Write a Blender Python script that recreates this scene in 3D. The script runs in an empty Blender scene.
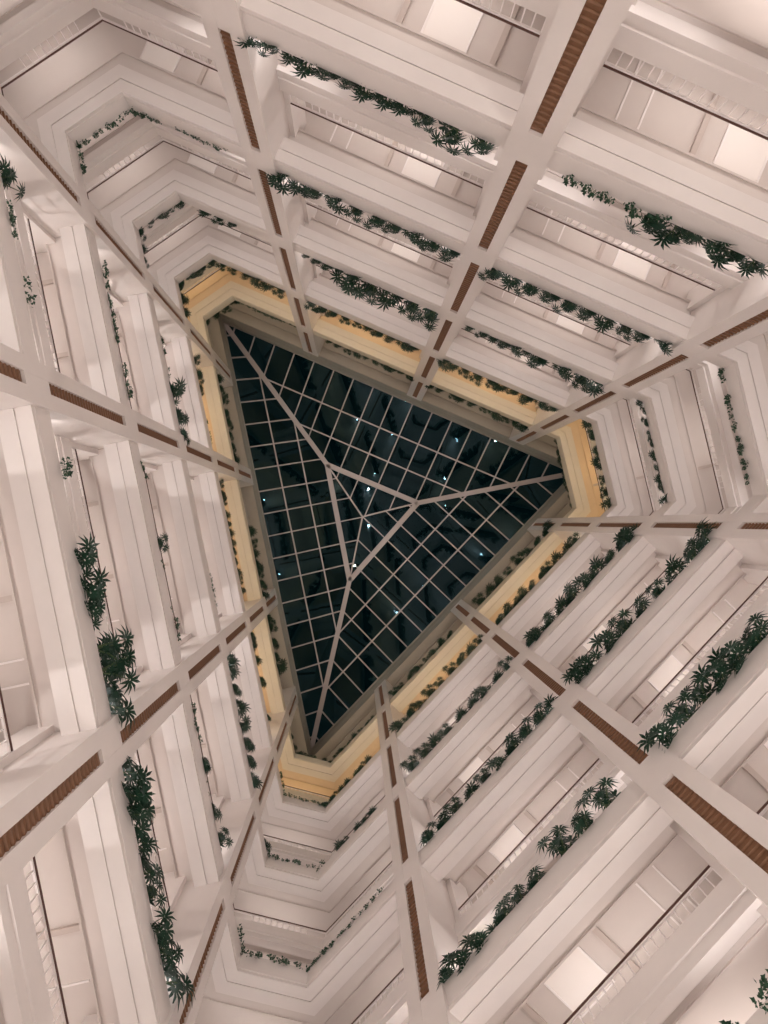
import bpy, bmesh, math, random
from mathutils import Vector, Matrix, Quaternion

# ------------------------------------------------------------------ camera, world, exposure
SC = bpy.context.scene
COL = SC.collection
EYE = 1.5                                    # eye height of the photographer lying under the atrium
cam_d = bpy.data.cameras.new('camera')
cam = bpy.data.objects.new('camera', cam_d)
COL.objects.link(cam)
SC.camera = cam
cam_d.sensor_fit = 'HORIZONTAL'
cam_d.sensor_width = 36.0
cam_d.lens = 740.0 / 768.0 * 36.0
cam_d.clip_end = 300
TX, TY = math.radians(-2.1405), math.radians(0.8546)
cx_, sx_, cy_, sy_ = math.cos(TX), math.sin(TX), math.cos(TY), math.sin(TY)
right = Vector((cx_, 0, sx_))
down = Vector((-sy_ * sx_, cy_, sy_ * cx_))
fwd = Vector((-cy_ * sx_, -sy_, cy_ * cx_))
m3 = Matrix((right, -down, -fwd)).transposed()
cam.matrix_world = Matrix.Translation((0, 0, EYE)) @ m3.to_4x4()

w = bpy.data.worlds.new('night_sky')
SC.world = w
w.use_nodes = True
bg = w.node_tree.nodes['Background']
bg.inputs[0].default_value = (0.012, 0.05, 0.06, 1)
bg.inputs[1].default_value = 0.06

SC.view_settings.view_transform = 'Standard'
SC.view_settings.look = 'None'
SC.view_settings.gamma = 1.0
SC.view_settings.use_curve_mapping = False
SC.view_settings.exposure = 0.74
SC.cycles.use_denoising = True
SC.cycles.max_bounces = 7
SC.cycles.diffuse_bounces = 4
SC.cycles.glossy_bounces = 3
SC.cycles.transparent_max_bounces = 8
SC.cycles.sample_clamp_indirect = 6.0

LOBBY_FILL_W = 1000.0        # added unseen lobby fill lamps far below, in all
CORR_W = 30.0           # one corridor wall light
PLANT_W = 85.0          # one planter spot light

# ------------------------------------------------------------------ materials
def new_mat(name):
    m = bpy.data.materials.new(name)
    m.use_nodes = True
    nt = m.node_tree
    return m, nt, nt.nodes['Principled BSDF']

def plain(name, col, rough=0.6, metal=0.0, bump=0.0, scale=8.0, vary=0.0, spec=0.3):
    m, nt, b = new_mat(name)
    b.inputs['Base Color'].default_value = (*col, 1)
    b.inputs['Roughness'].default_value = rough
    b.inputs['Metallic'].default_value = metal
    b.inputs['Specular IOR Level'].default_value = spec
    if bump or vary:
        tc = nt.nodes.new('ShaderNodeTexCoord')
        no = nt.nodes.new('ShaderNodeTexNoise')
        no.inputs['Scale'].default_value = scale
        no.inputs['Detail'].default_value = 4
        nt.links.new(tc.outputs['Object'], no.inputs['Vector'])
        if vary:
            mx = nt.nodes.new('ShaderNodeMix')
            mx.data_type = 'RGBA'
            mx.inputs[6].default_value = (*[c * (1 - vary) for c in col], 1)
            mx.inputs[7].default_value = (*[min(1, c * (1 + vary)) for c in col], 1)
            nt.links.new(no.outputs['Fac'], mx.inputs[0])
            nt.links.new(mx.outputs[2], b.inputs['Base Color'])
        if bump:
            bp = nt.nodes.new('ShaderNodeBump')
            bp.inputs['Strength'].default_value = bump
            bp.inputs['Distance'].default_value = 0.02
            nt.links.new(no.outputs['Fac'], bp.inputs['Height'])
            nt.links.new(bp.outputs['Normal'], b.inputs['Normal'])
    return m

def emit(name, col, strength):
    m, nt, b = new_mat(name)
    b.inputs['Base Color'].default_value = (*col, 1)
    b.inputs['Emission Color'].default_value = (*col, 1)
    b.inputs['Emission Strength'].default_value = strength
    return m

PLASTER = plain('pink_white_plaster', (0.71, 0.645, 0.615), 0.55, bump=0.15, scale=3, vary=0.03)
SHADED = plain('shaded_corridor_plaster', (0.60, 0.53, 0.495), 0.6, bump=0.1, scale=3, vary=0.03)  # plaster darkened so the corridor ceilings' shade sits in the colour
WARM_LIT = plain('warm_lit_plaster', (0.74, 0.66, 0.54), 0.6, bump=0.15, scale=3, vary=0.04)  # plaster with the top storeys' warm light tinted into it
OCHRE = plain('ochre_plaster', (0.70, 0.54, 0.37), 0.6, bump=0.15, scale=3, vary=0.06)
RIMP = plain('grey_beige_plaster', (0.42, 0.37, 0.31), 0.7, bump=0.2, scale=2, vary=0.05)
TAUPE = plain('taupe_paint', (0.50, 0.42, 0.38), 0.6)
WOOD = plain('brown_slat_wood', (0.20, 0.098, 0.052), 0.5, scale=14, vary=0.18)
RAIL = plain('dark_bronze', (0.10, 0.05, 0.04), 0.35, metal=0.3)
BALU = plain('white_metal', (0.82, 0.76, 0.74), 0.4)
SOIL = plain('potting_soil', (0.06, 0.04, 0.03), 0.95, bump=0.6, scale=30)
LEAF = plain('dark_green_leaf', (0.009, 0.036, 0.02), 0.45, scale=9, vary=0.45, spec=0.4)
IVY = plain('ivy_leaf', (0.015, 0.055, 0.026), 0.5, scale=14, vary=0.5, spec=0.4)
STEM = plain('plant_stem', (0.06, 0.09, 0.04), 0.6)
MULL = plain('painted_steel', (0.50, 0.43, 0.41), 0.45)
MARBLE = plain('lobby_marble', (0.62, 0.54, 0.49), 0.25, scale=0.6, vary=0.12)
CARPET = plain('corridor_carpet', (0.35, 0.24, 0.2), 0.95)
BLACK = plain('black_plastic', (0.03, 0.03, 0.03), 0.4)
LIT_PATCH = emit('lit_patch_glow', (0.76, 0.69, 0.65), 0.05)  # weak glow standing for brightly lit ceiling, not a lamp
BULB = emit('bulb_glow', (0.95, 0.97, 1.0), 60.0)

def glass_mat():
    m = bpy.data.materials.new('skylight_glass')
    m.use_nodes = True
    nt = m.node_tree
    nt.nodes.clear()
    out = nt.nodes.new('ShaderNodeOutputMaterial')
    mix = nt.nodes.new('ShaderNodeMixShader')
    fr = nt.nodes.new('ShaderNodeFresnel')
    fr.inputs['IOR'].default_value = 1.72
    tr = nt.nodes.new('ShaderNodeBsdfTransparent')
    tr.inputs[0].default_value = (0.35, 0.6, 0.62, 1)
    gl = nt.nodes.new('ShaderNodeBsdfGlossy')
    gl.inputs['Color'].default_value = (0.42, 0.74, 0.9, 1)
    gl.inputs['Roughness'].default_value = 0.03
    nt.links.new(fr.outputs[0], mix.inputs[0])
    nt.links.new(tr.outputs[0], mix.inputs[1])
    nt.links.new(gl.outputs[0], mix.inputs[2])
    nt.links.new(mix.outputs[0], out.inputs[0])
    return m
GLASS = glass_mat()

# ------------------------------------------------------------------ helpers
def tag(o, label=None, cat=None, group=None, kind=None):
    if label: o['label'] = label
    if cat: o['category'] = cat
    if group: o['group'] = group
    if kind: o['kind'] = kind
    return o

class MB:
    """collects shapes and links them as one mesh object"""
    def __init__(self):
        self.v, self.f = [], []
    def add(self, vs, fs):
        k = len(self.v)
        self.v += [tuple(p) for p in vs]
        self.f += [tuple(i + k for i in f) for f in fs]
    def box(self, o, ax, ay, az):
        """box from corner o with three edge vectors"""
        o, ax, ay, az = Vector(o), Vector(ax), Vector(ay), Vector(az)
        P = [o, o + ax, o + ax + ay, o + ay]
        P += [p + az for p in P]
        self.add(P, [(0, 3, 2, 1), (4, 5, 6, 7), (0, 1, 5, 4), (1, 2, 6, 5), (2, 3, 7, 6), (3, 0, 4, 7)])
    def beam(self, a, b, wdt, dep, up=Vector((0, 0, 1))):
        a, b = Vector(a), Vector(b)
        d = (b - a).normalized()
        s = d.cross(up)
        if s.length < 1e-4: s = Vector((1, 0, 0))
        s.normalize()
        t = s.cross(d).normalized()
        self.box(a - s * wdt / 2 - t * dep / 2, b - a, s * wdt, t * dep)
    def tube(self, pts, r, n=6):
        rings = []
        for i, p in enumerate(pts):
            p = Vector(p)
            d = Vector(pts[min(i + 1, len(pts) - 1)]) - Vector(pts[max(i - 1, 0)])
            d.normalize()
            s = d.cross(Vector((0.3, 0.2, 1)))
            if s.length < 1e-3: s = d.cross(Vector((1, 0, 0)))
            s.normalize(); t = d.cross(s)
            rr = r[i] if isinstance(r, (list, tuple)) else r
            rings.append([p + (s * math.cos(2 * math.pi * j / n) + t * math.sin(2 * math.pi * j / n)) * rr for j in range(n)])
        vs = [q for R in rings for q in R]
        fs = [(i * n + j, i * n + (j + 1) % n, (i + 1) * n + (j + 1) % n, (i + 1) * n + j)
              for i in range(len(rings) - 1) for j in range(n)]
        fs += [tuple(range(n)), tuple((len(rings) - 1) * n + j for j in range(n))]
        self.add(vs, fs)
    def lathe(self, c, prof, n=16):
        c = Vector(c)
        vs = [c + Vector((r * math.cos(2 * math.pi * j / n), r * math.sin(2 * math.pi * j / n), z)) for r, z in prof for j in range(n)]
        fs = [(i * n + j, i * n + (j + 1) % n, (i + 1) * n + (j + 1) % n, (i + 1) * n + j)
              for i in range(len(prof) - 1) for j in range(n)]
        self.add(vs, fs)
    def mesh(self, name, mat, smooth=False, fix=True):
        me = bpy.data.meshes.new(name)
        me.from_pydata(self.v, [], self.f)
        if fix:
            bm = bmesh.new(); bm.from_mesh(me)
            bmesh.ops.recalc_face_normals(bm, faces=bm.faces)
            bm.to_mesh(me); bm.free()
        me.materials.append(mat)
        if smooth:
            for p in me.polygons: p.use_smooth = True
        return me
    def build(self, name, mat, parent=None, smooth=False, fix=True):
        o = bpy.data.objects.new(name, self.mesh(name, mat, smooth, fix))
        COL.objects.link(o)
        if parent: o.parent = parent
        return o

def empty(name, loc=(0, 0, 0)):
    o = bpy.data.objects.new(name, None)
    COL.objects.link(o)
    o.location = loc
    o.empty_display_size = 0.2
    return o

# ------------------------------------------------------------------ plan of the atrium
V = [Vector(p) for p in ((-7.9, -10.63), (-6.38, -11.72), (10.62, -4.5), (11.5, -0.8), (-1.33, 12.54), (-3.19, 12.04))]
SEG = [(V[i], V[(i + 1) % 6]) for i in range(6)]
LEN = [(b - a).length for a, b in SEG]
CUM = [0.0]
for l in LEN: CUM.append(CUM[-1] + l)
TOTAL = CUM[-1]
DIR = [(b - a).normalized() for a, b in SEG]
NRM = [Vector((d.y, -d.x)) for d in DIR]        # outward, away from the void

def at(s, u=0.0):
    """plan point at path length s, u metres back from the planter front; also tangent and normal"""
    s = s % TOTAL
    for i in range(6):
        if s <= CUM[i + 1] + 1e-6:
            d, n = DIR[i], NRM[i]
            return V[i] + d * (s - CUM[i]) + n * u, d, n

def path(s0, s1):
    """list of (point, offset direction) from s0 to s1 with mitred corners"""
    out = []
    p, d, n = at(s0)
    out.append((p, n))
    for lap in (0, 1):
        for i in range(6):
            c = CUM[i] + lap * TOTAL
            if s0 + 0.01 < c < s1 - 0.01:
                a, b = NRM[i - 1], NRM[i]
                m = (a + b); m = m / (m.dot(b))
                out.append((V[i], m))
    p, d, n = at(s1 - 1e-4)
    out.append((p, n))
    return out

def ring():
    out = []
    for i in range(6):
        a, b = NRM[i - 1], NRM[i]
        m = (a + b); m = m / (m.dot(b))
        out.append((V[i], m))
    return out

def sweep(mb, pth, prof, z0, closed=False):
    n, k = len(pth), len(prof)
    vs = [(*(p + m * u), z0 + z) for p, m in pth for u, z in prof]
    fs = []
    for i in range(n if closed else n - 1):
        j = (i + 1) % n
        for a in range(k):
            b = (a + 1) % k
            fs.append((i * k + a, i * k + b, j * k + b, j * k + a))
    if not closed:
        fs += [tuple(range(k)), tuple((n - 1) * k + a for a in range(k))]
    mb.add(vs, fs)

COLS = [('A', 5.89), ('B', 12.56), ('C', 19.23), ('J', 25.43), ('I', 32.10), ('H', 38.64), ('G', 46.55), ('F', 52.45), ('E', 59.63), ('D', 65.62)]
COLNAME = {
    'A': 'left of three pilasters on the upper wall', 'B': 'middle of three pilasters on the upper wall',
    'C': 'right of three pilasters on the upper wall', 'J': 'pilaster running level to the right edge',
    'I': 'middle of three pilasters on the lower right wall', 'H': 'lowest of three pilasters on the lower right wall',
    'G': 'lowest of four pilasters on the left wall', 'F': 'third pilaster down on the left wall',
    'E': 'second pilaster down on the left wall', 'D': 'topmost of four pilasters on the left wall'}
BAYS = []
for i in range(10):
    a, s0 = COLS[i]
    b, s1 = COLS[(i + 1) % 10]
    if s1 < s0: s1 += TOTAL
    BAYS.append((a + b, s0, s1))
BAYNAME = {'AB': 'left bay of the upper wall', 'BC': 'right bay of the upper wall', 'CJ': 'right hand corner',
           'JI': 'upper bay of the lower right wall', 'IH': 'lower bay of the lower right wall', 'HG': 'bottom corner',
           'GF': 'lowest bay of the left wall', 'FE': 'middle bay of the left wall', 'ED': 'top bay of the left wall',
           'DA': 'upper left corner'}
TIER = ['topmost', 'second highest', 'third highest', 'fourth highest', 'fifth highest', 'lowest']
TOPZ = 44.0 + EYE
def z_of(k): return 38.2 - 6 * k + EYE
HALF = 0.47
SHORT = {'AB': 'upper wall left bay', 'BC': 'upper wall right bay', 'CJ': 'right corner', 'JI': 'lower right wall upper bay',
         'IH': 'lower right wall lower bay', 'HG': 'bottom corner', 'GF': 'left wall lowest bay', 'FE': 'left wall middle bay',
         'ED': 'left wall top bay', 'DA': 'upper left corner'}

# plants seen in the troughs: tier, path length from, to, clump width
RUNS = [
    (4,6.52,10.01,0.31), (4,10.41,11.77,0.39), (3,6.43,11.85,0.43), (2,6.82,8.29,0.3), (2,8.58,12,0.63),
    (1,6.63,11.7,0.41), (0,7.32,13.06,0.37), (0,3.18,4.62,0.27), (0,13.1,18.66,0.43), (4,13.43,15.27,0.29),
    (4,15.57,18.37,0.41), (3,13.23,18.52,0.4), (2,13.41,15.77,0.33), (2,16.28,18.77,0.52), (1,13.04,18.51,0.45),
    (5,14.47,14.72,0.2), (3,66.95,67.73,0.26), (3,0.01,1.87,0.29), (3,1.87,2.74,0.2), (3,3.26,4.72,0.17),
    (2,66.65,67.73,0.3), (2,0.07,1.87,0.3), (2,1.87,1.87,0.26), (2,2.85,3.89,0.33), (1,66.51,67.77,0.41),
    (1,0.15,1.87,0.41), (1,1.87,5.14,0.41), (0,0.09,1.87,0.43), (0,2.01,5.16,0.21), (0,20.53,24.14,0.32),
    (1,20.34,24.14,0.41), (2,20.34,24.14,0.3), (3,20.34,23.46,0.26), (0,26.03,31.15,0.53), (1,26.48,31.47,0.41),
    (2,25.84,31.66,0.48), (3,25.94,31.67,0.49), (4,28.72,31.37,0.5), (0,33.6,37.8,0.43), (1,32.66,37.81,0.45),
    (2,32.69,37.72,0.44), (3,32.5,37.75,0.4), (4,33.35,34.55,0.5), (4,35.45,38.1,0.37), (5,33.15,33.85,0.25),
    (0,44.58,45.53,0.32), (0,42.65,44.44,0.32), (0,39.52,42.65,0.32), (1,44.58,45.37,0.27), (1,42.65,44.54,0.27),
    (1,39.99,42.65,0.32), (2,45,45.27,0.3), (2,42.65,44.54,0.26), (2,39.94,41.61,0.3), (3,44.65,45.31,0.26),
    (3,42.75,44.46,0.26), (3,39.91,42.52,0.23), (0,49.14,51.98,0.48), (1,50.79,51.88,0.32), (1,49.7,49.93,0.36),
    (1,48.04,48.24,0.32), (2,47.42,52.11,0.44), (3,50.92,51.39,0.26), (3,50.02,50.05,0.38), (3,49.1,49.54,0.14),
    (3,47.8,48.65,0.35), (4,49.81,51.9,0.39), (4,47.53,49.22,0.39), (5,50.88,50.98,0.21), (0,53.03,56.5,0.43),
    (1,53.9,58.69,0.32), (2,53.99,54.98,0.18), (3,58.26,58.29,0.23), (3,56.34,56.36,0.4), (3,55.75,55.78,0.17),
    (3,54.47,54.55,0.17), (3,53.82,53.85,0.26), (4,57.81,57.83,0.29), (4,55.08,56.11,0.37), (4,53.33,54.39,0.5),
    (0,60.48,64.71,0.43), (1,63.05,64.28,0.41), (1,60.67,61.29,0.23), (2,60.06,61.74,0.48), (2,62.63,63.44,0.26),
    (3,63.91,63.94,0.29), (3,62,63.05,0.23), (3,60.47,61.03,0.26), (4,62.94,63.31,0.23), (4,61.68,61.77,0.25),
    (4,63.87,64.15,0.35),
]

# ------------------------------------------------------------------ the shell
g = MB(); g.box((-40, -40, -0.2), (80, 0, 0), (0, 80, 0), (0, 0, 0.2))
tag(g.build('floor', MARBLE), kind='structure')

# outer corridor walls, full height, one per side
SIDES = ['upper_left_corner', 'upper', 'right_corner', 'lower_right', 'bottom_corner', 'left']
R_ = ring()
WU = 3.3
for i in range(6):
    (p, m), (q, n) = R_[i], R_[(i + 1) % 6]
    a, b = p + m * WU, q + n * WU
    c, d = q + n * (WU + 0.25), p + m * (WU + 0.25)
    mb = MB()
    H = TOPZ + 0.6
    mb.add([(*a, 0), (*b, 0), (*c, 0), (*d, 0), (*a, H), (*b, H), (*c, H), (*d, H)],
           [(0, 1, 2, 3), (4, 5, 6, 7), (0, 1, 5, 4), (1, 2, 6, 5), (2, 3, 7, 6), (3, 0, 4, 7)])
    tag(mb.build('wall_' + SIDES[i], PLASTER), kind='structure')

# corridor slabs: a ring behind every planter tier and one behind every railing tier
for k in range(6):
    z0 = z_of(k)
    mat = WARM_LIT if k == 0 else PLASTER
    mb = MB()
    sweep(mb, R_, [(0.672, 0.5), (1.22, 0.5), (1.22, 0.47), (1.27, 0.47), (1.27, 0.95), (WU, 0.95), (WU, 1.2), (0.672, 1.2)], z0, True)
    tag(mb.build('floor', OCHRE if k == 0 else SHADED), kind='structure')
    if k:
        mb = MB()
        sweep(mb, R_, [(1.222, 3.42), (1.34, 3.42), (1.34, 3.38), (1.40, 3.38), (1.40, 3.75), (WU, 3.75), (WU, 4.0), (1.222, 4.0)], z0, True)
        tag(mb.build('floor', WARM_LIT if k == 1 else SHADED), kind='structure')

# top ceiling with the triangular opening
def line_isect(i, j):
    # intersection of the side planes i and j (u = 0)
    a, d, b, e = V[i], DIR[i], V[j], DIR[j]
    den = d.x * e.y - d.y * e.x
    t = ((b.x - a.x) * e.y - (b.y - a.y) * e.x) / den
    return a + d * t
T_TL, T_R, T_B = line_isect(5, 1), line_isect(1, 3), line_isect(3, 5)
TRI = [T_TL, T_R, T_B]
TN = [NRM[1], NRM[3], NRM[5]]
def tri_path():
    out = []
    for i in range(3):
        a, b = TN[i - 1], TN[i]
        m = a + b; m = m / m.dot(b)
        out.append((TRI[i], m))
    return out
TP = tri_path()
mb = MB()
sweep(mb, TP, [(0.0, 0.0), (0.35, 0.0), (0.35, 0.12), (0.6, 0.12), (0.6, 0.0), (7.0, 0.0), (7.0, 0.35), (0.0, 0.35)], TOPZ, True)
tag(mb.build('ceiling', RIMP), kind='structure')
RIMZ = 46.4 + EYE
mb = MB()
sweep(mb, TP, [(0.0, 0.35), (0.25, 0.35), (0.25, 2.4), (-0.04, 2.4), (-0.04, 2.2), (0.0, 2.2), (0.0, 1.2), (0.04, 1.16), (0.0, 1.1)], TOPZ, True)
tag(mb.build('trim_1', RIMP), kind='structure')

# partitions between the bays, behind each pilaster
for nm, s in COLS:
    p, d, n = at(s)
    mb = MB()
    o = p - d * HALF + n * 0.42
    mb.box((*o, 0), (*(d * 2 * HALF), 0), (*(n * 1.25), 0), (0, 0, TOPZ))
    mb.box((*(p - d * 0.62 + n * 1.0), 0), (*(d * 1.24), 0), (*(n * 0.72), 0), (0, 0, TOPZ))
    tag(mb.build('wall_partition', PLASTER), kind='structure')

# ------------------------------------------------------------------ pilasters
FL = 0.335
for nm, s in COLS:
    p, d, n = at(s)
    root = empty('pilaster', (*p, 0))
    tag(root, 'white pilaster with brown panels, ' + COLNAME[nm], 'column', 'pilasters around the atrium')
    D3, N3 = Vector((*d, 0)), Vector((*n, 0))
    def L(a, b, z): return D3 * a + N3 * b + Vector((0, 0, z))
    mb = MB()
    mb.box(L(-HALF, 0.06, 0), D3 * 2 * HALF, N3 * 0.36, (0, 0, TOPZ))
    for a in (-HALF, HALF - FL):
        mb.box(L(a, -0.09, 0), D3 * FL, N3 * 0.155, (0, 0, TOPZ))
    for j in range(7):
        zt = 39.1 - 6 * j + EYE
        mb.box(L(-HALF + FL - 0.005, -0.085, zt - 1.1), D3 * (2 * (HALF - FL) + 0.01), N3 * 0.15, (0, 0, 1.1))
    mb.box(L(-HALF, -0.092, TOPZ - 0.12), D3 * 2 * HALF, N3 * 0.152, (0, 0, 0.12))
    mb.build('shaft', PLASTER, root)
    w2 = HALF - FL
    for j in range(8):
        z1 = 44 - 6 * j + EYE; z0 = max(0.3, z1 - 4.9)
        if z1 < 1.0: continue
        if j == 0: z1 -= 0.12
        sl = MB()
        k = max(2, int((z1 - z0) / 0.165))
        h = (z1 - z0) / k
        for q in range(k):                                   # tilted louvre blades
            z = z0 + q * h
            A = [(-w2, -0.05, z + h * 0.10), (w2, -0.05, z + h * 0.10), (w2, -0.012, z + h), (-w2, -0.012, z + h),
                 (-w2, 0.05, z), (w2, 0.05, z), (w2, 0.05, z + h), (-w2, 0.05, z + h), (w2, 0.0, z), (-w2, 0.0, z)]
            A = [L(*a) for a in A]
            sl.add(A, [(0, 1, 2, 3), (3, 2, 6, 7), (0, 9, 8, 1), (9, 4, 5, 8), (0, 3, 7, 4, 9), (1, 8, 5, 6, 2), (4, 7, 6, 5)])
        sl.build('slatted_panel', WOOD, root)

# ------------------------------------------------------------------ balcony bays
def clamp_path(s0, s1): return path(s0 + HALF - 0.002, s1 - HALF + 0.002)
random.seed(4)
bal_mesh = None
for bn, s0, s1 in BAYS:
    corner = bn in ('CJ', 'HG', 'DA')
    for k in range(6):
        z0 = z_of(k)
        pth = clamp_path(s0, s1)
        mat = WARM_LIT if k == 0 else PLASTER
        # planter trough
        pl = empty('balcony_planter', (*pth[0][0], z0))
        tag(pl, ('warm-lit' if k == 0 else 'white') + ' plaster planter trough of the %s tier, %s' % (TIER[k], BAYNAME[bn]), 'planter', 'planter troughs around the atrium')
        mb = MB()
        sweep(mb, pth, [(0.0, 0.0), (0.30, 0.0), (0.30, 0.035), (0.335, 0.035), (0.335, 0.0), (0.67, 0.0), (0.67, 0.85), (0.57, 0.85), (0.57, 0.62),
                        (0.11, 0.62), (0.11, 0.85), (0.0, 0.85), (0.0, 0.17), (0.03, 0.155), (0.03, 0.125), (0.0, 0.11)], 0)
        off = Vector((*pth[0][0], 0))
        mb.v = [tuple(Vector(v) - off) for v in mb.v]
        mb.build('trough', mat, pl)
        mb = MB()
        sweep(mb, pth, [(0.112, 0.60), (0.568, 0.60), (0.568, 0.72), (0.112, 0.72)], 0)
        mb.v = [tuple(Vector(v) - off) for v in mb.v]
        mb.build('soil', SOIL, pl)
        if k == 0: continue
        # balcony edge of the railing storey
        mb = MB()
        sweep(mb, pth, [(0.88, 3.28), (1.0, 3.28), (1.0, 3.42), (1.22, 3.42), (1.22, 4.0), (1.03, 4.0), (1.03, 4.15), (0.88, 4.15), (0.88, 3.62), (0.915, 3.60), (0.915, 3.50), (0.88, 3.48)], z0)
        tag(mb.build('trim', WARM_LIT if k == 1 else mat), kind='structure')
        # railing
        rl = empty('balcony_railing', (*pth[0][0], z0 + 4.15))
        tag(rl, 'dark handrail on white balusters above the %s planter tier, %s' % (TIER[k], SHORT[bn]), 'railing', 'balcony railings around the atrium')
        off = Vector((*pth[0][0], z0 + 4.15))
        rp = path(s0 + HALF + 0.16, s1 - HALF - 0.16)
        hr = MB()
        sweep(hr, rp, [(1.015, 0.66), (1.085, 0.66), (1.095, 0.685), (1.085, 0.715), (1.015, 0.715), (1.005, 0.685)], z0 + 4.15)
        hr.v = [tuple(Vector(v) - off) for v in hr.v]
        hr.build('handrail', RAIL, rl)
        br = MB()
        sweep(br, rp, [(1.03, 0.615), (1.07, 0.615), (1.07, 0.66), (1.03, 0.66)], z0 + 4.15)
        br.v = [tuple(Vector(v) - off) for v in br.v]
        br.build('top_rail', BALU, rl)
        # balusters: sites along the railing line
        Lr = (s1 - s0) - 2 * (HALF + 0.16)
        nb = int(Lr / 0.2)
        sites = []
        for q in range(nb + 1):
            s = s0 + HALF + 0.16 + Lr * q / nb
            if corner:
                # keep the spacing on the mitred line
                ok = all(abs(((s - c + TOTAL / 2) % TOTAL) - TOTAL / 2) > 0.02 for c in CUM[:-1])
                if not ok: continue
            p, d, n = at(s, 1.05)
            sites.append((p, d))
        if corner:
            # extra bars that close the wider corner of the offset line
            for i in range(6):
                for lap in (0, TOTAL):
                    c = CUM[i] + lap
                    if s0 < c < s1:
                        pv, m = R_[i]
                        sites.append((pv + m * 1.05, DIR[i]))
        if True:
            if bal_mesh is None:
                b = MB(); b.box((-0.012, -0.012, 0), (0.024, 0, 0), (0, 0.024, 0), (0, 0, 0.63))
                bal_mesh = b.mesh('baluster', BALU)
            for p, d in sites[:100]:
                o = bpy.data.objects.new('baluster', bal_mesh)
                COL.objects.link(o); o.parent = rl
                o.location = Vector((*p, z0 + 4.14)) - off
                o.rotation_euler = (0, 0, math.atan2(d.y, d.x))
        # ceiling joints, beams and glowing squares that stand for lit ceiling over the corridor (ceiling of the railing storey belongs to tier k-1)
        zc = z_of(k - 1) + 0.95
        if corner:
            spots = [('beam', s0 + 1.3), ('streak', s1 - 1.1), ('beam', s1 - 2.6), ('light', s1 - 3.9)]  # 'light' marks a glowing patch that stands for lit ceiling
            if bn == 'CJ': spots = [('beam', s0 + 0.9), ('beam', s1 - 2.2)]
            if bn == 'HG': spots = [('beam', s0 + 1.3), ('beam', s1 - 1.4)]
        else:
            spots = [('streak', s0 + 1.45), ('streak', s0 + 1.95), ('beam', s0 + 3.2), ('light', s0 + 4.2), ('beam', s0 + 5.3)]
            if bn == 'GF' or bn == 'ED': spots = [('streak', s0 + 1.3), ('beam', s0 + 2.4), ('light', s0 + 3.4), ('beam', s0 + 4.5)]
        for what, s in spots:
            p, d, n = at(s)
            D3, N3 = Vector((*d, 0)), Vector((*n, 0))
            P = Vector((*p, zc))
            mb = MB()
            if what == 'beam':
                mb.box(P - D3 * 0.06 + N3 * 1.30, D3 * 0.12, N3 * 1.97, (0, 0, -0.09))
                tag(mb.build('trim', TAUPE), kind='structure')
            elif what == 'streak':
                mb.box(P - D3 * 0.02 + N3 * 1.5, D3 * 0.04, N3 * 1.5, (0, 0, -0.03))
                tag(mb.build('trim', BALU), kind='structure')
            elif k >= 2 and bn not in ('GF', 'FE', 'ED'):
                r = empty('lit_ceiling_patch', tuple(P + N3 * 2.0))
                tag(r, 'glowing lit-ceiling patch above the %s tier railing, %s' % (TIER[k], SHORT[bn]), 'lit patch', 'glowing corridor ceiling patches')
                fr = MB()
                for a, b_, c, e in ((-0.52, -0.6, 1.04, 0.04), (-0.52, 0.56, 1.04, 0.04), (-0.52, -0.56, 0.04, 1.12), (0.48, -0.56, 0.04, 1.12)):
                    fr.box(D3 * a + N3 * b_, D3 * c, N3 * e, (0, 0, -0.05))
                fr.build('patch_border', BALU, r)
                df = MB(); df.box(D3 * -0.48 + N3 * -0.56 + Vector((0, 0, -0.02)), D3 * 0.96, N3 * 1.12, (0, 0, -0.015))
                df.build('glow_panel', LIT_PATCH, r)
        if k in (3, 4, 5) and bn in ('BC', 'IH', 'DA', 'CJ', 'HG'):
            p, d, n = at(s0 + (1.75 if not corner else 3.4), 1.36)
            sm = MB(); sm.lathe((0, 0, 0), [(0.0, -0.10), (0.035, -0.09), (0.05, -0.05), (0.055, 0.0)], 12)
            o = sm.build('smoke_detector', BLACK, None, True)
            o.location = (*p, zc)
            tag(o, 'small black detector above the %s tier railing, %s' % (TIER[k], SHORT[bn]), 'detector', 'ceiling detectors')

# ------------------------------------------------------------------ skylight
sky = empty('skylight', (0, 0, RIMZ))
tag(sky, 'dark triangular glass skylight with pale steel ribs and a small inner triangle', 'skylight')
INZ = 48.8 + EYE
IN = [Vector((-1.92, -3.84)), Vector((4.05, -1.33)), Vector((-0.45, 3.79))]
APX = Vector((0.41, -0.42, INZ + 0.55))
OFF = Vector((0, 0, RIMZ))
def out_pt(i):
    # skylight springs from the outside of the rim wall
    p, m = TP[i]
    return Vector((*(p + m * 0.10), RIMZ))
OUT = [out_pt(i) for i in range(3)]
INN = [Vector((*q, INZ)) for q in IN]
for i in range(3):
    j = (i + 1) % 3
    gl = MB()
    gl.add([p - OFF + Vector((0, 0, 0.06)) for p in (OUT[i], OUT[j], INN[j], INN[i])], [(0, 1, 2), (0, 2, 3)])
    gl.build('glass_pane', GLASS, sky, fix=False)
    gl = MB()
    gl.add([p - OFF + Vector((0, 0, 0.05)) for p in (INN[i], INN[j], APX)], [(0, 1, 2)])
    gl.build('glass_pane', GLASS, sky, fix=False)
hb = lambda a, b, w_, d_, nm: (lambda m: (m.beam(Vector(a) - OFF, Vector(b) - OFF, w_, d_), m.build(nm, MULL, sky)))(MB())
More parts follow.
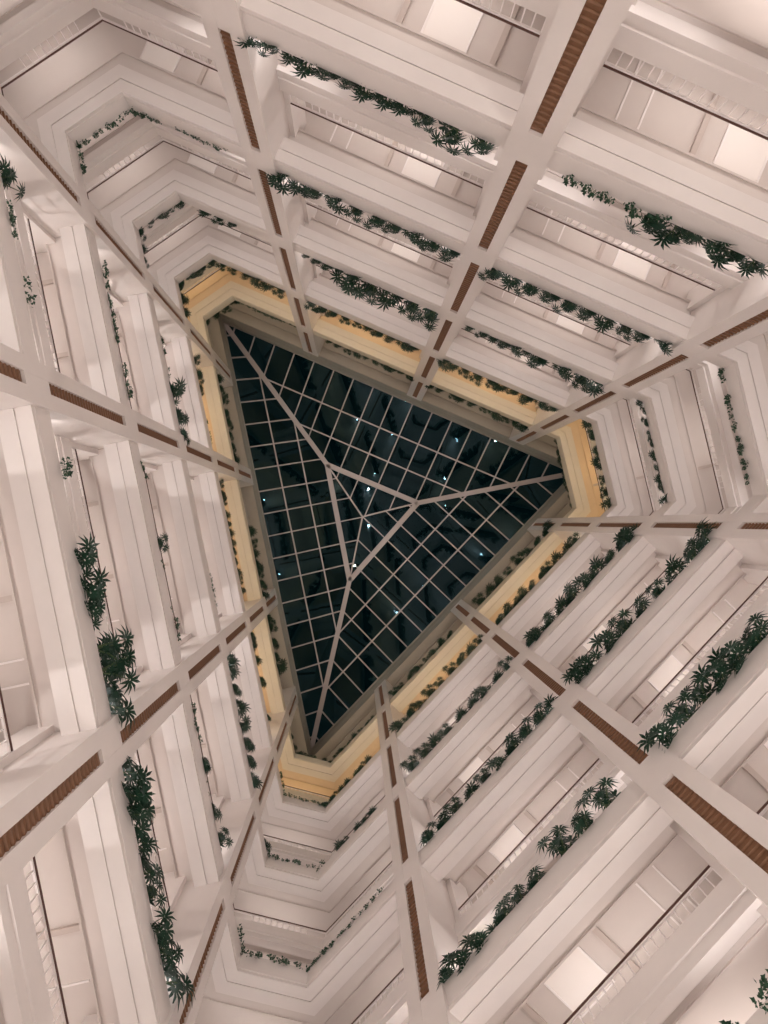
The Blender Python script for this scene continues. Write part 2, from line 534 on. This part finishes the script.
for i in range(3):
    hb(OUT[i], INN[i], 0.30, 0.26, 'hip_beam')
    hb(INN[i], INN[(i + 1) % 3], 0.32, 0.30, 'ring_beam')
    hb(INN[i], APX, 0.10, 0.10, 'inner_rib')
# purlins: fractions from the photo's ratios, then rafters square to the eaves
REFP = [[-6.231, -12.016], [9.712, 1.134], [-5.83, -0.557]]      # one rafter foot on each side
UP = {0: (0.61, 0.30), 1: (0.66, 0.33), 2: (0.66, 0.33)}
for i in range(3):
    j = (i + 1) % 3
    a, b, c, d_ = OUT[i], OUT[j], INN[j], INN[i]
    e = (b - a).normalized()
    n2 = Vector((e.y, -e.x, 0))
    for fr in UP[i]:
        hb(d_.lerp(a, fr), c.lerp(b, fr), 0.085, 0.10, 'purlin')
    Le = (b - a).length
    sd, sc_ = (d_ - a).dot(e), (c - a).dot(e)
    dd, dc = (a - d_).dot(n2), (b - c).dot(n2)
    step = (1.345, 1.33, 1.425)[i]
    s_ref = (Vector(REFP[i]) - Vector((a.x, a.y))).dot(Vector((e.x, e.y)))
    q = -int((s_ref - 0.3) / step)
    while True:
        s = s_ref + q * step
        q += 1
        if s < 0.35: continue
        if s > Le - 0.35: break
        p0 = a + e * s
        if s < sd:
            t = s / sd; p1 = a.lerp(d_, t)
        elif s > sc_:
            t = (Le - s) / (Le - sc_); p1 = b.lerp(c, t)
        else:
            t = (s - sd) / (sc_ - sd); p1 = d_.lerp(c, t)
        hb(p0, p1, 0.075, 0.09, 'rafter')
        # it runs on inside the inner triangle up to the small ribs
        if sd < s < sc_:
            s_ap = (Vector((APX.x, APX.y, 0)) - Vector((a.x, a.y, 0))).dot(e)
            if s <= s_ap: t = (s - sd) / (s_ap - sd); p2 = d_.lerp(APX, t)
            else: t = (sc_ - s) / (sc_ - s_ap); p2 = c.lerp(APX, t)
            hb(p1, p2, 0.07, 0.08, 'inner_rafter')

# ------------------------------------------------------------------ plants
def fan_leaf(mb, c, nrm, tip, r, fingers=11):
    """a palmate leaf: narrow drooping fingers round a centre"""
    nrm = nrm.normalized()
    tip = (tip - nrm * tip.dot(nrm)).normalized()
    side = nrm.cross(tip)
    for i in range(fingers):
        a = math.radians(-150 + 300 * i / (fingers - 1)) + random.uniform(-0.07, 0.07)
        d = tip * math.cos(a) + side * math.sin(a)
        sdv = nrm.cross(d)
        l = r * (1.0 - 0.28 * abs(a) / 2.6) * random.uniform(0.88, 1.08)
        wd = r * 0.085
        p0 = c + d * r * 0.05
        p1 = c + d * l * 0.5 + nrm * l * 0.05
        p2 = c + d * l - nrm * l * 0.20
        mb.add([p0 - sdv * wd * 0.4, p0 + sdv * wd * 0.4, p1 + sdv * wd, p1 - sdv * wd, p2],
               [(0, 1, 2, 3), (3, 2, 4)])
def make_fan(seed, n, r):
    """a clump about one metre across leaning over the trough edge; +Y is back from the void"""
    random.seed(seed)
    lf, st = MB(), MB()
    for i in range(n):
        a = random.uniform(-1.25, 1.25) if i else 0
        reach = random.uniform(0.12, 0.5)
        d = Vector((math.sin(a), -math.cos(a), 0))
        h = random.uniform(0.0, 0.55)
        base = Vector((random.uniform(-0.06, 0.06), random.uniform(-0.04, 0.04), -0.02))
        end = d * reach + Vector((0, 0, h))
        mid_ = base.lerp(end, 0.5) + Vector((0, 0, 0.14))
        st.tube([base, mid_, end], [0.014, 0.011, 0.008], 5)
        nrm = Vector((d.x * 0.6, d.y * 0.6, 1)) + Vector((random.uniform(-.3, .3), random.uniform(-.3, .3), 0))
        fan_leaf(lf, end, nrm, d, r * random.uniform(0.8, 1.15))
    return lf.mesh('foliage', LEAF, fix=False), st.mesh('stem', STEM)
def make_ivy(seed, n):
    random.seed(seed)
    lf, st = MB(), MB()
    for i in range(n):
        x = random.uniform(-0.45, 0.45)
        p = Vector((x, -0.02, 0.0))
        pts = [p.copy()]
        lng = random.randint(3, 7)
        for q in range(lng):
            p = p + Vector((random.uniform(-0.07, 0.07), -0.09 if q < 3 else random.uniform(-.03, .02), 0.06 if q < 2 else -0.11))
            pts.append(p.copy())
            for _ in range(2):
                c = p + Vector((random.uniform(-0.08, 0.08), random.uniform(-0.06, 0.02), random.uniform(-0.05, 0.05)))
                r = random.uniform(0.05, 0.085)
                t1 = Vector((random.uniform(-1, 1), random.uniform(-1, 0.2), random.uniform(-1, 0.5))).normalized()
                t2 = t1.cross(Vector((random.uniform(-1, 1), random.uniform(-1, 1), random.uniform(-1, 1)))).normalized()
                nn = t1.cross(t2)
                lf.add([c, c + t1 * r * 0.6 + t2 * r * 0.75, c + t1 * r * 1.05 + t2 * r * 0.3, c + t1 * r * 1.7,
                        c + t1 * r * 1.05 - t2 * r * 0.3, c + t1 * r * 0.6 - t2 * r * 0.75, c + t1 * r * 0.7 + nn * r * 0.25],
                       [(0, 6, 1), (1, 6, 2), (2, 6, 3), (3, 6, 4), (4, 6, 5), (5, 6, 0)])
        st.tube(pts, 0.006, 4)
    return lf.mesh('foliage', IVY, fix=False), st.mesh('stem', STEM)
FANS = [make_fan(11, 6, 0.34), make_fan(12, 7, 0.32), make_fan(13, 5, 0.38), make_fan(14, 8, 0.30), make_fan(15, 6, 0.36)]
IVYS = [make_ivy(21, 5), make_ivy(22, 7), make_ivy(23, 4)]
KEEP = 0.30          # runs with clumps wider than this are fan-leaved plants
ORD = ['first', 'second', 'third', 'fourth', 'fifth', 'sixth', 'seventh', 'eighth', 'ninth', 'tenth', 'eleventh', 'twelfth', 'thirteenth', 'fourteenth',
       'fifteenth', 'sixteenth', 'seventeenth', 'eighteenth', 'nineteenth', 'twentieth', 'twenty-first', 'twenty-second', 'twenty-third', 'twenty-fourth']
FROM = {'AB': 'from the left', 'BC': 'from the left', 'CJ': 'from the top', 'JI': 'from the right', 'IH': 'from the right', 'HG': 'from the right',
        'GF': 'from the bottom', 'FE': 'from the bottom', 'ED': 'from the bottom', 'DA': 'from the bottom'}
random.seed(7)
spots = []
for k, a, b, D in RUNS:
    n = max(1, round((b - a) / (D * (1.0 if k >= 4 and D > 0.4 else 1.35)) + 0.6))
    for i in range(n):
        s = (a + b) / 2 if n == 1 else a + (b - a) * i / (n - 1)
        s = (s + random.uniform(-0.06, 0.06)) % TOTAL
        for bn, s0, s1 in BAYS:
            ss = s if s >= s0 else s + TOTAL
            if s0 <= ss <= s1:
                ss = min(max(ss, s0 + HALF + 0.12), s1 - HALF - 0.12)
                spots.append((k, bn, ss, D))
                break
spots.sort(key=lambda t: (t[0], t[1], t[2]))
cnt = {}
for k, bn, s, D in spots:
    fan = D >= KEEP
    kd = 'fan' if fan else 'ivy'
    i = cnt[(k, bn, kd)] = cnt.get((k, bn, kd), 0) + 1
    p, d, n = at(s, 0.2)
    foliage, stem = random.choice(FANS if fan else IVYS)
    root = empty('fan_leaf_plant' if fan else 'trailing_ivy', (*p, z_of(k) + 0.73))
    root.rotation_euler = (0, 0, math.atan2(d.y, d.x) + math.pi + random.uniform(-0.25, 0.25))
    sc = D * random.uniform(2.0, 2.7) * (0.85, 0.92, 0.95, 1.0, 1.12, 1.12)[k]
    root.scale = (sc, sc, sc)
    if not fan: root.location = Vector((*at(s, 0.115)[0], z_of(k) + 0.86))
    what = 'fan-leaved plant' if fan else 'trailing vine'
    tag(root, '%s, %s %s, %s tier, %s' % (what, ORD[i - 1], FROM[bn], TIER[k].replace(' highest', ''), SHORT[bn]),
        'plant', 'fan-leaved plants in the balcony planters' if fan else 'trailing vines in the balcony planters')
    for nm, me in (('foliage', foliage), ('stem', stem)):
        o = bpy.data.objects.new(nm, me)
        COL.objects.link(o); o.parent = root
print('plants', len(spots), sum(1 for q in spots if q[3] >= KEEP))

# ------------------------------------------------------------------ lamps
def area(name, loc, direction, sx, sy, power, col, along=None, spread=math.pi):
    l = bpy.data.lights.new(name, 'AREA')
    l.shape = 'RECTANGLE'; l.size = sx; l.size_y = sy; l.energy = power; l.color = col
    l.spread = spread
    o = bpy.data.objects.new(name, l); COL.objects.link(o)
    z = -Vector(direction).normalized()
    x = Vector(along) if along is not None else Vector((1, 0, 0))
    x = (x - z * x.dot(z)).normalized()
    y = z.cross(x)
    o.matrix_world = Matrix.Translation(loc) @ Matrix((x, y, z)).transposed().to_4x4()
    return o
q_ = MB(); q_.lathe((0, 0, 0), [(0.0, 0.0), (0.07, 0.0), (0.085, 0.16), (0.075, 0.16), (0.06, 0.12), (0.0, 0.12)], 14)
UPH = q_.mesh('housing', BLACK, True)
q_ = MB(); q_.lathe((0, 0, 0), [(0.0, 0.165), (0.04, 0.16), (0.072, 0.145), (0.06, 0.125), (0.0, 0.122)], 14)
UPB = q_.mesh('bulb', BULB, True)
WARM = (1.0, 0.92, 0.87)
for bn, s0, s1 in BAYS:
    corner = bn in ('CJ', 'HG', 'DA')
    mids = [(s0 + s1) / 2]
    if bn == 'CJ': mids = [20.0, 22.2, 24.5]
    if bn == 'DA': mids = [(s0 + 67.7) / 2, TOTAL + 0.94, TOTAL + 3.9]
    if bn == 'HG': mids = [40.8, 43.6, 45.5]
    for k in range(6):
        z0 = z_of(k)
        for s in mids:
            p, d, n = at(s)
            col = WARM if k > 1 else (1.0, 0.85, 0.62)
            ln = 3.6 if not corner else 2.0
            # planter storey: light along the corridor wall
            area('corridor_lamp', (*at(s, 3.1)[0], z0 + 2.9), (-n.x, -n.y, 0.25), ln, 0.12, CORR_W * ln / 3.6 * (0.5 if k == 0 else 1), col, (*d, 0))
            if k:
                area('corridor_lamp', (*at(s, 3.1)[0], z0 + 5.6), (-n.x, -n.y, 0.25), ln, 0.12, CORR_W * ln / 3.6 * (0.9 if k == 1 else 1), WARM if k > 1 else (1.0, 0.78, 0.50), (*d, 0))
        # spot lights hidden in the planter next to the pilasters, aimed at the soffit above
        for s, sg in ((s0 + HALF + 0.25, 1), (s1 - HALF - 0.25, -1)):
            if k == 0: continue
            p, d, n = at(s, 0.52)
            l = bpy.data.lights.new('planter_spot', 'SPOT')
            l.energy = PLANT_W; l.color = (1.0, 0.95, 0.92) if k > 1 else (1.0, 0.78, 0.5)
            l.spot_size = math.radians(66); l.spot_blend = 0.7; l.shadow_soft_size = 0.05
            o = bpy.data.objects.new('planter_spot', l); COL.objects.link(o)
            o.location = (*p, z0 + 0.95)
            dr = Vector((*(d * sg * 0.10 - n * 0.05), 1.0))
            f_ = empty('planter_uplight', (*p, z0 + 0.72))
            tag(f_, 'small uplight beside a pilaster, %s planter tier, %s' % (TIER[k], SHORT[bn]), 'uplight', 'planter uplights ' + TIER[k] + ' ' + SHORT[bn])
            for nm, me in (('housing', UPH), ('bulb', UPB)):
                c = bpy.data.objects.new(nm, me); COL.objects.link(c); c.parent = f_
            o.rotation_mode = 'QUATERNION'
            o.rotation_quaternion = dr.to_track_quat('-Z', 'Y')
# wall spots that wash the partitions of the left wall's railing storeys
for bn, s0, s1 in BAYS:
    if bn not in ('GF', 'FE', 'ED'): continue
    for k in range(2, 6):
        for s, sg in ((s0 + HALF + 1.5, -1), (s1 - HALF - 1.5, 1)):
            if (bn == 'GF' and sg < 0): continue
            p, d, n = at(s, 2.3)
            l = bpy.data.lights.new('partition_spot', 'SPOT')
            l.energy = 55; l.color = (1.0, 0.96, 0.94); l.spot_size = math.radians(75); l.spot_blend = 0.15; l.shadow_soft_size = 0.03
            o = bpy.data.objects.new('partition_spot', l); COL.objects.link(o)
            o.location = (*p, z_of(k) + 4.3)
            o.rotation_mode = 'QUATERNION'
            o.rotation_quaternion = Vector((*(d * sg * 1.3 - n * 1.35), 0.75)).to_track_quat('-Z', 'Y')
# lobby: added unseen fill lamps, shaped as uplighters, in a wide circle on the marble
for i in range(12):
    a = 2 * math.pi * i / 12 + 0.2
    q = Vector((0.8 + 6.3 * math.cos(a), 0.2 + 6.3 * math.sin(a)))
    r = empty('added_floor_lamp', (*q, 0))
    tag(r, 'added unseen fill-light uplighter on the lobby marble below the atrium', 'floor lamp', 'added lobby fill lamps')
    b = MB(); b.lathe((0, 0, 0), [(0.0, 0.0), (0.2, 0.0), (0.2, 0.02), (0.03, 0.05), (0.02, 0.06)], 20); b.build('added_lamp_base', RAIL, r, True)
    b = MB(); b.lathe((0, 0, 0), [(0.02, 0.05), (0.02, 1.75)], 10); b.build('added_lamp_pole', RAIL, r, True)
    b = MB(); b.lathe((0, 0, 0), [(0.02, 1.74), (0.09, 1.76), (0.24, 1.92), (0.25, 1.93), (0.09, 1.79), (0.0, 1.78)], 24); b.build('added_lamp_shade', RAIL, r, True)
    l = bpy.data.lights.new('lobby_fill', 'AREA'); l.shape = 'DISK'; l.size = 0.4; l.energy = LOBBY_FILL_W / 12; l.color = (1.0, 0.92, 0.86)
    o = bpy.data.objects.new('lobby_fill', l); COL.objects.link(o)
    o.location = (*q, 1.9); o.rotation_euler = (math.pi, 0, 0)
